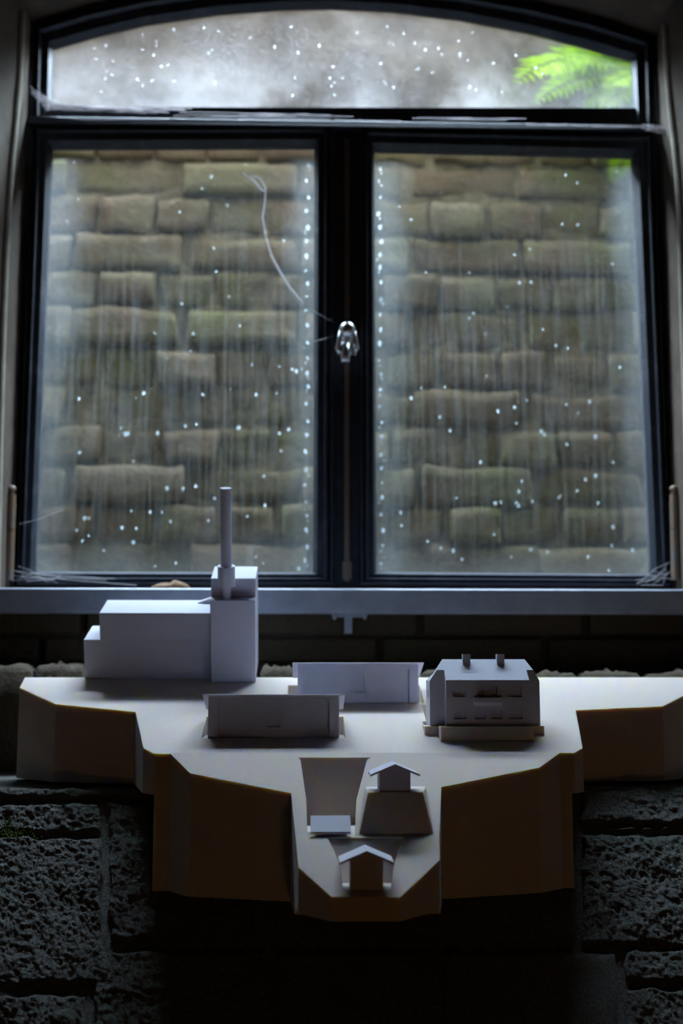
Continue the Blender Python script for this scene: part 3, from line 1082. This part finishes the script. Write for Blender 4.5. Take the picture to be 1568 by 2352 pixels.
def relief_wall(x0, x1, z0, z1_, y, holes, depth):
    """front wall quad in the xz-plane facing -y with rectangular recesses; returns verts, faces"""
    xs = sorted({x0, x1} | {h[0] for h in holes} | {h[1] for h in holes})
    zs = sorted({z0, z1_} | {h[2] for h in holes} | {h[3] for h in holes})
    v, f = [], []

    def inside(cx, cz): return any(h[0] < cx < h[1] and h[2] < cz < h[3] for h in holes)

    for i in range(len(xs) - 1):
        for j in range(len(zs) - 1):
            a, b, c, d = xs[i], xs[i + 1], zs[j], zs[j + 1]
            if inside((a + b) / 2, (c + d) / 2): continue
            n_ = len(v); v += [(a, y, c), (b, y, c), (b, y, d), (a, y, d)]; f.append([n_, n_ + 1, n_ + 2, n_ + 3])
    for (a, b, c, d) in holes:
        n_ = len(v)
        v += [(a, y, c), (b, y, c), (b, y, d), (a, y, d), (a, y + depth, c), (b, y + depth, c), (b, y + depth, d), (a, y + depth, d)]
        f += [[n_, n_ + 1, n_ + 5, n_ + 4], [n_ + 1, n_ + 2, n_ + 6, n_ + 5], [n_ + 2, n_ + 3, n_ + 7, n_ + 6], [n_ + 3, n_, n_ + 4, n_ + 7], [n_ + 4, n_ + 5, n_ + 6, n_ + 7]]
    return v, f


def weld(o):
    bm = bmesh.new(); bm.from_mesh(o.data)
    bmesh.ops.remove_doubles(bm, verts=bm.verts, dist=1e-5)
    bmesh.ops.recalc_face_normals(bm, faces=bm.faces)
    bm.to_mesh(o.data); bm.free()


# ---- the two long halls
def hall(y0, zz, xl, xr, ztop, label):
    root = empty('hall_building', Vector(((xl + xr) / 2, y0, zz)))
    tag(root, label, 'model building', 'long white halls of the model')
    W = xr - xl; H = ztop - zz; D = 0.050
    hb_ = H * 0.66       # rear height: the roof falls to the back

    def X(u): return xl + W * u
    def Z(t): return zz + H * t
    holes = [(X(0.075), X(0.305), Z(0.0), Z(0.885)), (X(0.69), X(0.925), Z(0.0), Z(0.885)), (X(0.447), X(0.552), Z(0.26), Z(0.76))]
    v, f = relief_wall(xl, xr, zz, ztop, y0, holes, 0.0034)
    n_ = len(v)
    v += [(xl, y0, zz), (xr, y0, zz), (xr, y0, ztop), (xl, y0, ztop), (xl, y0 + D, zz), (xr, y0 + D, zz), (xr, y0 + D, zz + hb_), (xl, y0 + D, zz + hb_)]
    f += [[n_ + 1, n_ + 5, n_ + 6, n_ + 2], [n_, n_ + 3, n_ + 7, n_ + 4], [n_ + 5, n_ + 4, n_ + 7, n_ + 6], [n_ + 2, n_ + 6, n_ + 7, n_ + 3], [n_, n_ + 4, n_ + 5, n_ + 1]]
    b_ = mk('walls', v, f, WHITE, root)
    weld(b_)
    for nm, hl in (('gate_panel', holes[0]), ('gate_panel', holes[1]), ('window', holes[2])):
        g_ = 0.0008
        MB().box((hl[0] + g_, y0 + 0.0028, hl[2] + (g_ if nm == 'window' else 0.0)), (hl[1] - g_, y0 + 0.0033, hl[3] - g_)).build(nm, WHITE, root)
    ov = 0.0065; tk = 0.0013
    sl = (hb_ - H) / D
    ya, yb = y0 - 0.003, y0 + D + 0.004
    za, zb = ztop + 0.0004 - sl * 0.003, ztop + 0.0004 + sl * (D + 0.004)
    rf = MB().hexa([(xl - ov, ya, za), (xr + ov, ya, za), (xr + ov, yb, zb), (xl - ov, yb, zb)], [(xl - ov, ya, za + tk), (xr + ov, ya, za + tk), (xr + ov, yb, zb + tk), (xl - ov, yb, zb + tk)])
    bevel(rf.build('roof', WHITE, root), 0.0004, 1)
    return root


y0, zz = hall_geo(hall_f)
y0 += 0.0008
hall(y0, zz + 0.0004, hY(477, 1690, y0).x, hY(778.5, 1690, y0).x, hY(625, 1599.5, y0).z, 'long white hall with overhanging roof nearest the model front, left of the villa')
y0, zz = hall_geo(hall_r)
y0 += 0.0008
hall(y0, zz + 0.0004, hY(683, 1610, y0).x, hY(961, 1610, y0).x, hY(822, 1526.5, y0).z, 'long white hall with overhanging roof further back, between factory tower and villa')

# ---- villa
vy = VY0 + 0.0075
vw = VYW + 0.004
xl, xr = hY(1024.5, 1640, vy).x, hY(1216.5, 1640, vy).x
wl, wr = hY(987, 1640, vw).x, hY(1240, 1640, vw).x
ze = hY(1120, 1563.5, vy).z
yr = vy + 0.031
zr = hY(1110, 1515.5, yr).z
rs = (zr - ze) / (yr - vy)
yb_ = yr + (yr - vw) + 0.006
zwl = ze + rs * (vw - vy)
zside = hY(1240, 1565, vw).z
rl, rr = hY(1015, 1516, yr).x, hY(1204, 1516, yr).x
hs_l = (zr - zside) / (rl - wl); hs_r = (zr - zside) / (wr - rr)
xcl = wl + (zwl - zside) / hs_l; xcr = wr - (zwl - zside) / hs_r
villa = empty('villa', Vector(((wl + wr) / 2, (vy + yb_) / 2, VZ)))
tag(villa, 'white villa with hipped roof, balcony and two chimneys on the right of the model', 'model building')
zb = VZ + 0.0003


def gx(px): return hY(px, 1640, vy).x
def gz(py): return hY(1120, py, vy).z


vholes = []
for (a, b, c, d) in ((1040, 1070, 1577, 1601), (1097, 1112, 1577, 1600), (1126, 1142, 1577, 1600), (1168, 1199, 1577, 1601),
                     (1040, 1071, 1629, 1652), (1089, 1114, 1629, 1652), (1127, 1152, 1629, 1652), (1168, 1200, 1629, 1652)):
    vholes.append((gx(a), gx(b), gz(d), gz(c)))
v, f = relief_wall(xl, xr, zb, ze, vy, vholes, 0.0042)
n_ = len(v)
zback = zr - rs * (yb_ - yr)
P = [(xl, vy, zb), (xr, vy, zb), (xr, vy, ze), (xl, vy, ze),                       # 0-3 bay front
     (xl, vw, zb), (xr, vw, zb), (xr, vw, zwl), (xl, vw, zwl),                     # 4-7 bay rear edge at wing plane
     (wl, vw, zb), (wl, vw, zside), (xcl, vw, zwl),                                # 8-10 left wing front
     (wr, vw, zb), (wr, vw, zside), (xcr, vw, zwl),                                # 11-13 right wing front
     (rl, yr, zr), (rr, yr, zr),                                                   # 14,15 ridge
     (wl, yb_, zb), (wl, yb_, zside), (wr, yb_, zb), (wr, yb_, zside),             # 16-19 back corners
     (xcl, yb_, zback), (xcr, yb_, zback)]                                         # 20,21
v += P
F_ = [[1, 5, 6, 2], [0, 3, 7, 4], [8, 4, 7, 10, 9], [5, 11, 12, 13, 6], [3, 2, 6, 7],
      [10, 7, 6, 13, 15, 14], [9, 10, 14, 20, 17], [12, 19, 21, 15, 13], [14, 15, 21, 20], [8, 9, 17, 16], [11, 18, 19, 12], [16, 17, 20, 21, 19, 18],
      [0, 4, 8, 16, 18, 11, 5, 1]]
f += [[n_ + i for i in q] for q in F_]
body = mk('walls', v, f, WHITE, villa); weld(body)
for hl in vholes:
    MB().box((hl[0] + 0.0004, vy + 0.0034, hl[2] + 0.0004), (hl[1] - 0.0004, vy + 0.0041, hl[3] - 0.0004)).build('window', WHITE, villa)
# roof skin
rk = MB()
o_ = 0.0007
up = Vector((0, 0, o_))
q = [Vector(P[i]) for i in (3, 2, 6, 7)]; rk.prism([p + up * 0.1 for p in q], [p + up for p in q])
q = [Vector(P[i]) for i in (10, 13, 15, 14)]; rk.prism([p + up * 0.1 for p in q], [p + up for p in q])
q = [Vector(P[i]) for i in (9, 10, 14, 20, 17)]; rk.prism([p + up * 0.1 for p in q], [p + up for p in q])
q = [Vector(P[i]) for i in (12, 13, 15, 21, 19)]; rk.prism([p + up * 0.1 for p in q], [p + up for p in q])
q = [Vector(P[i]) for i in (14, 15, 21, 20)]; rk.prism([p + up * 0.1 for p in q], [p + up for p in q])
rk.build('roof', WHITE, villa)
for px in (1070, 1148):
    yc = yr - 0.005
    x = hY(px, 1510, yc).x
    MB().box((x - 0.0044, yc - 0.0036, zr - 0.012), (x + 0.0044, yc + 0.0044, hY(px, 1502.5, yc).z)).build('chimney', WHITE, villa)
bal = MB()
ba, bb_ = gx(1087.5), gx(1152)
bal.hexa([(ba, vy - 0.0005, gz(1622)), (bb_, vy - 0.0005, gz(1622)), (bb_, vy + 0.001, gz(1622)), (ba, vy + 0.001, gz(1622))],
         [(ba, vy - 0.0062, gz(1613)), (bb_, vy - 0.0062, gz(1613)), (bb_, vy + 0.001, gz(1613)), (ba, vy + 0.001, gz(1613))])
bal.box((ba, vy - 0.0062, gz(1613)), (bb_, vy - 0.0050, gz(1602))).box((ba, vy - 0.005, gz(1613)), (ba + 0.0012, vy + 0.001, gz(1602))).box((bb_ - 0.0012, vy - 0.005, gz(1613)), (bb_, vy + 0.001, gz(1602)))
bal.build('balcony', WHITE, villa)
# little side window of the left wing
MB().box((wl - 0.0008, vw + 0.012, hY(985, 1603, vw).z), (wl + 0.001, vw + 0.020, hY(985, 1585, vw).z)).build('window', WHITE, villa)

# ---- factory: stands square to the slope
def up1(h): return N1 * h


def fbox(p0, width, depth, h0, h1):
    """box on the slope: p0 front-left foot, along x, up-slope depth, heights along the slope normal"""
    p = Vector(p0); X_ = Vector((width, 0, 0)); D_ = U1 * depth
    q = [p, p + X_, p + X_ + D_, p + D_]
    return [a + up1(h0) for a in q], [a + up1(h1) for a in q]


def height_at(foot, py):
    """height along the slope normal above 'foot' at which the photo row py is reached"""
    lo_, hi = 0.0, 0.6
    for _ in range(60):
        m_ = (lo_ + hi) / 2
        p = foot + up1(m_)
        d = p.dot(FW); yy = 1176 - FPX * p.dot(UP) / d
        if yy > py: lo_ = m_
        else: hi = m_
    return lo_


def xat(px, py, y): return hY(px, py, y).x


f0 = t1(195, 1559.5)
lift = 0.0003
h_low = height_at(f0, 1470)
h_up = height_at(t1(229, 1559.5), 1408.5)
xT = t1(484.5, 1560).x
fac = empty('factory', f0 + Vector((0.1, 0.03, 0)))
tag(fac, 'white factory block with square tower and tall round chimney at the back of the model', 'model building')
XA = f0.x; XB = hP(229, 1450, f0, Vector((0, U1.z * -1, U1.y)).cross(Vector((1, 0, 0))) if False else Vector((0, -U1.y, -U1.z))).x
b_, t_ = fbox(Vector((XA, f0.y, f0.z)) + up1(lift), xT - XA, 0.062, 0, h_low)
lo_b = MB().hexa(b_, t_); bevel(lo_b.build('low_hall', WHITE, fac), 0.0005, 1)
b_, t_ = fbox(Vector((XB, f0.y, f0.z)) + up1(lift), xT - XB, 0.062, h_low, h_up)
bevel(MB().hexa(b_, t_).build('upper_hall', WHITE, fac), 0.0005, 1)
tw = t1(484.5, 1567.5)
xw = t1(587, 1567.5).x - tw.x
h_step = height_at(tw, 1379)
b_, t_ = fbox(Vector((tw.x, tw.y, tw.z)) + up1(lift), xw, 0.080, 0, h_step)
bevel(MB().hexa(b_, t_).build('tower', WHITE, fac), 0.0005, 1)
foot2 = Vector((tw.x, tw.y, tw.z)) + U1 * 0.016
h_top = height_at(foot2, 1329)
b_, t_ = fbox(foot2 + up1(lift), xw, 0.064, h_step, h_top)
bevel(MB().hexa(b_, t_).build('tower_head', WHITE, fac), 0.0005, 1)
ch = Vector((0, 0, 0))
cy = U1 * 0.0088
cfoot = Vector((hY(523, 1400, tw.y).x, tw.y, tw.z)) + cy
ha = height_at(cfoot, 1345.5); hb2 = height_at(cfoot, 1300); hc2 = height_at(cfoot, 1121)
sc_ = tw.y / FPX
MB().tube([cfoot + up1(h_step), cfoot + up1(ha)], 9.6 * sc_, 20).build('chimney_foot', WHITE, fac, smooth=False)
MB().tube([cfoot + up1(ha), cfoot + up1(hb2)], 19.5 * sc_, 24).build('chimney_collar', WHITE, fac, smooth=False)
MB().tube([cfoot + up1(hb2), cfoot + up1(hc2)], 12.6 * sc_, 24).build('chimney_stack', WHITE, fac, smooth=False)
# sloping conveyor from the hall roof up to the tower
r0 = Vector((hY(458, 1380, f0.y + 0.04).x, f0.y, f0.z)) + U1 * 0.046 + up1(h_up)
r1 = Vector((xT, f0.y, f0.z)) + U1 * 0.046 + up1(h_up + 0.0085)
MB().hexa([r0, r0 + U1 * 0.006, Vector((xT, f0.y, f0.z)) + U1 * 0.052 + up1(h_up), Vector((xT, f0.y, f0.z)) + U1 * 0.046 + up1(h_up)],
          [r0 + up1(0.0016), r0 + U1 * 0.006 + up1(0.0016), r1 + U1 * 0.006, r1]).build('conveyor', WHITE, fac)


# ---- huts
def hut_gable(cx, y, z0, wpx, rpx, h_eave, h_ridge, depth, label):
    """gable to the viewer"""
    s = y / FPX
    hw = wpx * s / 2; rw = rpx * s / 2
    root = empty('hut', Vector((cx, y, z0)))
    tag(root, label, 'model building', 'small gabled huts of the model')
    tk = 0.0021
    slope = (h_ridge - h_eave) / rw
    wall_e = h_ridge - slope * hw
    pf = [(cx - hw, z0), (cx + hw, z0), (cx + hw, z0 + wall_e), (cx, z0 + h_ridge), (cx - hw, z0 + wall_e)]
    MB().prism([(a, y, b) for a, b in pf], [(a, y + depth, b) for a, b in pf]).build('walls', WHITE, root)
    for sgn in (-1, 1):
        e = Vector((cx + sgn * rw, 0, z0 + h_eave)); r = Vector((cx, 0, z0 + h_ridge))
        ya, yb = y - 0.0035, y + depth + 0.003
        q = [(e.x, e.z), (r.x, r.z), (r.x, r.z + tk), (e.x, e.z + tk)]
        MB().prism([(a, ya, b + 0.0002) for a, b in q], [(a, yb, b + 0.0002) for a, b in q]).build('roof_panel', WHITE, root)


# on the raised yard
ym = fy + 0.003
cx = hY(907, 1815, ym).x
hut_gable(cx, ym, zmt + 0.0003, 70, 111, hY(0, 1787, ym).z - zmt, hY(0, 1763, ym).z - zmt, 0.034, 'white gabled hut on the raised foam yard below the villa')
# in the lower yard
yn = pb.y + 0.001
cx = hY(842, 2040, yn).x
hut_gable(cx, yn, zf2 + 0.0003, 73, 121, hY(0, 1991, yn).z - zf2, hY(0, 1964, yn).z - zf2, 0.030, 'white gabled hut in the lowest yard at the tip of the foam model')
# eaves-on hut in the upper sunken yard
yp = NT0[0].y + 0.004
s_ = yp / FPX
xl, xr = hY(723.5, 1915, yp).x, hY(795, 1915, yp).x
root = empty('hut', Vector(((xl + xr) / 2, yp, zf1)))
tag(root, 'white hut with its roof slope facing front in the deep sunken yard', 'model building', 'small gabled huts of the model')
zv = hY(760, 1908, yp).z
dp = 0.030
rise = 0.0125
pf = [(yp, zf1 + 0.0003), (yp + dp, zf1 + 0.0003), (yp + dp, zv), (yp + dp / 2, zv + rise * 0.85), (yp, zv)]
MB().prism([(xl, a, b) for a, b in pf], [(xr, a, b) for a, b in pf]).build('walls', WHITE, root)
ex = 10.3 * s_
for sgn in (-1, 1):
    ye = yp + dp / 2 + sgn * (dp / 2 + 0.004)
    zrid = zv + rise * 0.85
    zee = zrid - (rise * 0.85) / (dp / 2) * (dp / 2 + 0.004)
    q = [(ye, zee), (yp + dp / 2, zrid), (yp + dp / 2, zrid + 0.002), (ye, zee + 0.002)]
    bevel(MB().prism([(xl - ex, a, b + 0.0002) for a, b in q], [(xr + ex, a, b + 0.0002) for a, b in q]).build('roof_panel', WHITE, root), 0.0003, 1)

# ================================================================== SMALL THINGS
# bracket under the ledge
bp = hY(800, 1424, 1.665)
br_ = MB()
xa, xb = hY(762, 1424, 1.665).x, hY(843, 1424, 1.665).x
zt = l1.z - 0.0005
br_.box((xa, 1.658, zt - 0.0035), (xb, 1.69, zt))
bk = empty('ledge_bracket', Vector((bp.x, 1.67, zt - 0.03)))
tag(bk, 'small metal T-shaped bracket fixed under the middle of the window ledge', 'bracket')
br_.build('plate', LEDGE, bk)
xa, xb = hY(791, 1440, 1.665).x, hY(808, 1440, 1.665).x
MB().box((xa, 1.660, hY(800, 1455, 1.66).z), (xb, 1.6815, zt - 0.0035)).build('stem', LEDGE, bk)
for px in (768, 838):
    c = hY(px, 1432, 1.66)
    MB().ball((c.x, 1.664, zt - 0.0055), 0.0028, (1, 1, 0.8), 8, 6).build('screw', STEEL, bk, smooth=True)

# curled dry leaf on the ledge
lc = Vector((hY(392, 1335, 1.69).x, 1.69, l0.z + 0.001))
v, f = [], []
K, J = 14, 7
s_ = 1.69 / FPX
for i in range(K + 1):
    u = i / K
    wv = math.sin(math.pi * min(1, max(0.04, u))) ** 0.6 * 0.011
    hgt = (0.0085 if u < 0.55 else 0.0135) * math.sin(math.pi * (0.08 + 0.88 * u)) ** 0.7
    for j in range(J + 1):
        a = math.pi * (j / J)
        jit = 0.0016 * noise.noise(Vector((u * 9, a * 3, 2)))
        v.append((lc.x + (u - 0.5) * 86 * s_, lc.y + math.cos(a) * wv + jit, lc.z + max(0, math.sin(a)) * hgt + jit + 0.0004))
for i in range(K):
    for j in range(J):
        k = i * (J + 1) + j
        f.append([k, k + 1, k + J + 2, k + J + 1])
lf = mk('dry_leaf', v, f, DRYLEAF, None, lc, True)
so = lf.modifiers.new('thick', 'SOLIDIFY'); so.thickness = 0.0005
tag(lf, 'curled dry brown leaf lying on the window ledge behind the factory', 'leaf')

# moss cushion on the left end of the sill
rnd = random.Random(21)
ms = MB()
for k in range(900):
    px = rnd.gauss(8, 34); py = rnd.gauss(1930, 24)
    p = hP(px, py, PS + NS * 0.0045, NS)
    ms.ball(p, rnd.uniform(0.0005, 0.0014), (1, 1, 1), 5, 3)
mo = ms.build('moss_patch', MOSS, None, hP(12, 1932, PS, NS), True)
tag(mo, 'green moss growing on the left end of the stone sill', 'moss', kind='stuff')


# cobwebs
def web(paths, r, name, label):
    m_ = MB()
    for pth in paths:
        m_.tube(pth, r, 4)
    c_ = sum((Vector(p) for p in paths[0]), Vector()) / len(paths[0])
    o_ = m_.build(name, WEB, None, c_)
    return tag(o_, label, 'cobweb')


def pxs(pts, Y): return [hY(x, y, Y) for x, y in pts]


web([pxs([(575, 402), (597, 410), (610, 432), (608, 462), (603, 500), (611, 545), (622, 585), (642, 622), (665, 660), (696, 696)], 1.748),
     pxs([(556, 398), (580, 412), (600, 436), (610, 440)], 1.748)], 0.0012, 'silk_strand', 'pale dangling silk strand across the upper left pane')
web([pxs([(696, 696), (722, 716), (770, 742)], 1.722), pxs([(722, 784), (765, 772)], 1.722)], 0.00035, 'silk_strand', 'fine silk threads between left casement and handle')
rnd = random.Random(9)
ps = []
for k in range(26):
    t = rnd.random()
    x0 = 66 + 40 * t; y0_ = 200 + 55 * t + rnd.uniform(-4, 10)
    ps.append(pxs([(x0, y0_), (x0 + rnd.uniform(40, 90), 243 + rnd.uniform(-4, 12)), (x0 + rnd.uniform(120, 360), 252 + rnd.uniform(-3, 10))], 1.72 + rnd.uniform(-0.006, 0.002)))
web(ps, 0.0004, 'cobweb', 'dusty cobweb in the lower left corner of the top light')
ps = []
for k in range(20):
    x0 = rnd.uniform(120, 1440); y0_ = 256 + (x0 - 120) * 0.0165 + rnd.uniform(-4, 14)
    ps.append(pxs([(x0, y0_), (x0 + rnd.uniform(30, 80), y0_ + rnd.uniform(-3, 5)), (x0 + rnd.uniform(90, 260), y0_ + rnd.uniform(-3, 5))], 1.719 + rnd.uniform(-0.003, 0.002)))
web(ps, 0.0003, 'cobweb', 'dusty cobweb threads strung along the transom bar')
ps = []
for k in range(7):
    ps.append(pxs([(rnd.uniform(-10, 60), rnd.uniform(1290, 1340)), (rnd.uniform(60, 130), rnd.uniform(1310, 1345)), (rnd.uniform(120, 330), rnd.uniform(1318, 1345))], 1.716 + rnd.uniform(-0.004, 0.003)))
ps.append(pxs([(44, 1204), (90, 1192), (145, 1170)], 1.722)); ps.append(pxs([(40, 1300), (70, 1310), (110, 1338)], 1.72))
web(ps, 0.0002, 'cobweb', 'thin cobweb across the bottom left corner of the window')
ps = []
for k in range(8):
    ps.append(pxs([(rnd.uniform(1450, 1510), rnd.uniform(1325, 1346)), (rnd.uniform(1495, 1530), rnd.uniform(1300, 1345)), (rnd.uniform(1520, 1575), rnd.uniform(1290, 1345))], 1.716 + rnd.uniform(-0.004, 0.003)))
web(ps, 0.0002, 'cobweb', 'thin cobweb across the bottom right corner of the window')
ps = []
for k in range(14):
    ps.append(pxs([(rnd.uniform(1470, 1500), rnd.uniform(285, 300)), (rnd.uniform(1500, 1520), rnd.uniform(292, 305)), (rnd.uniform(1525, 1540), rnd.uniform(290, 310))], 1.712 + rnd.uniform(-0.006, 0.002)))
web(ps, 0.0006, 'cobweb', 'small cobweb tuft at the right end of the transom bar')
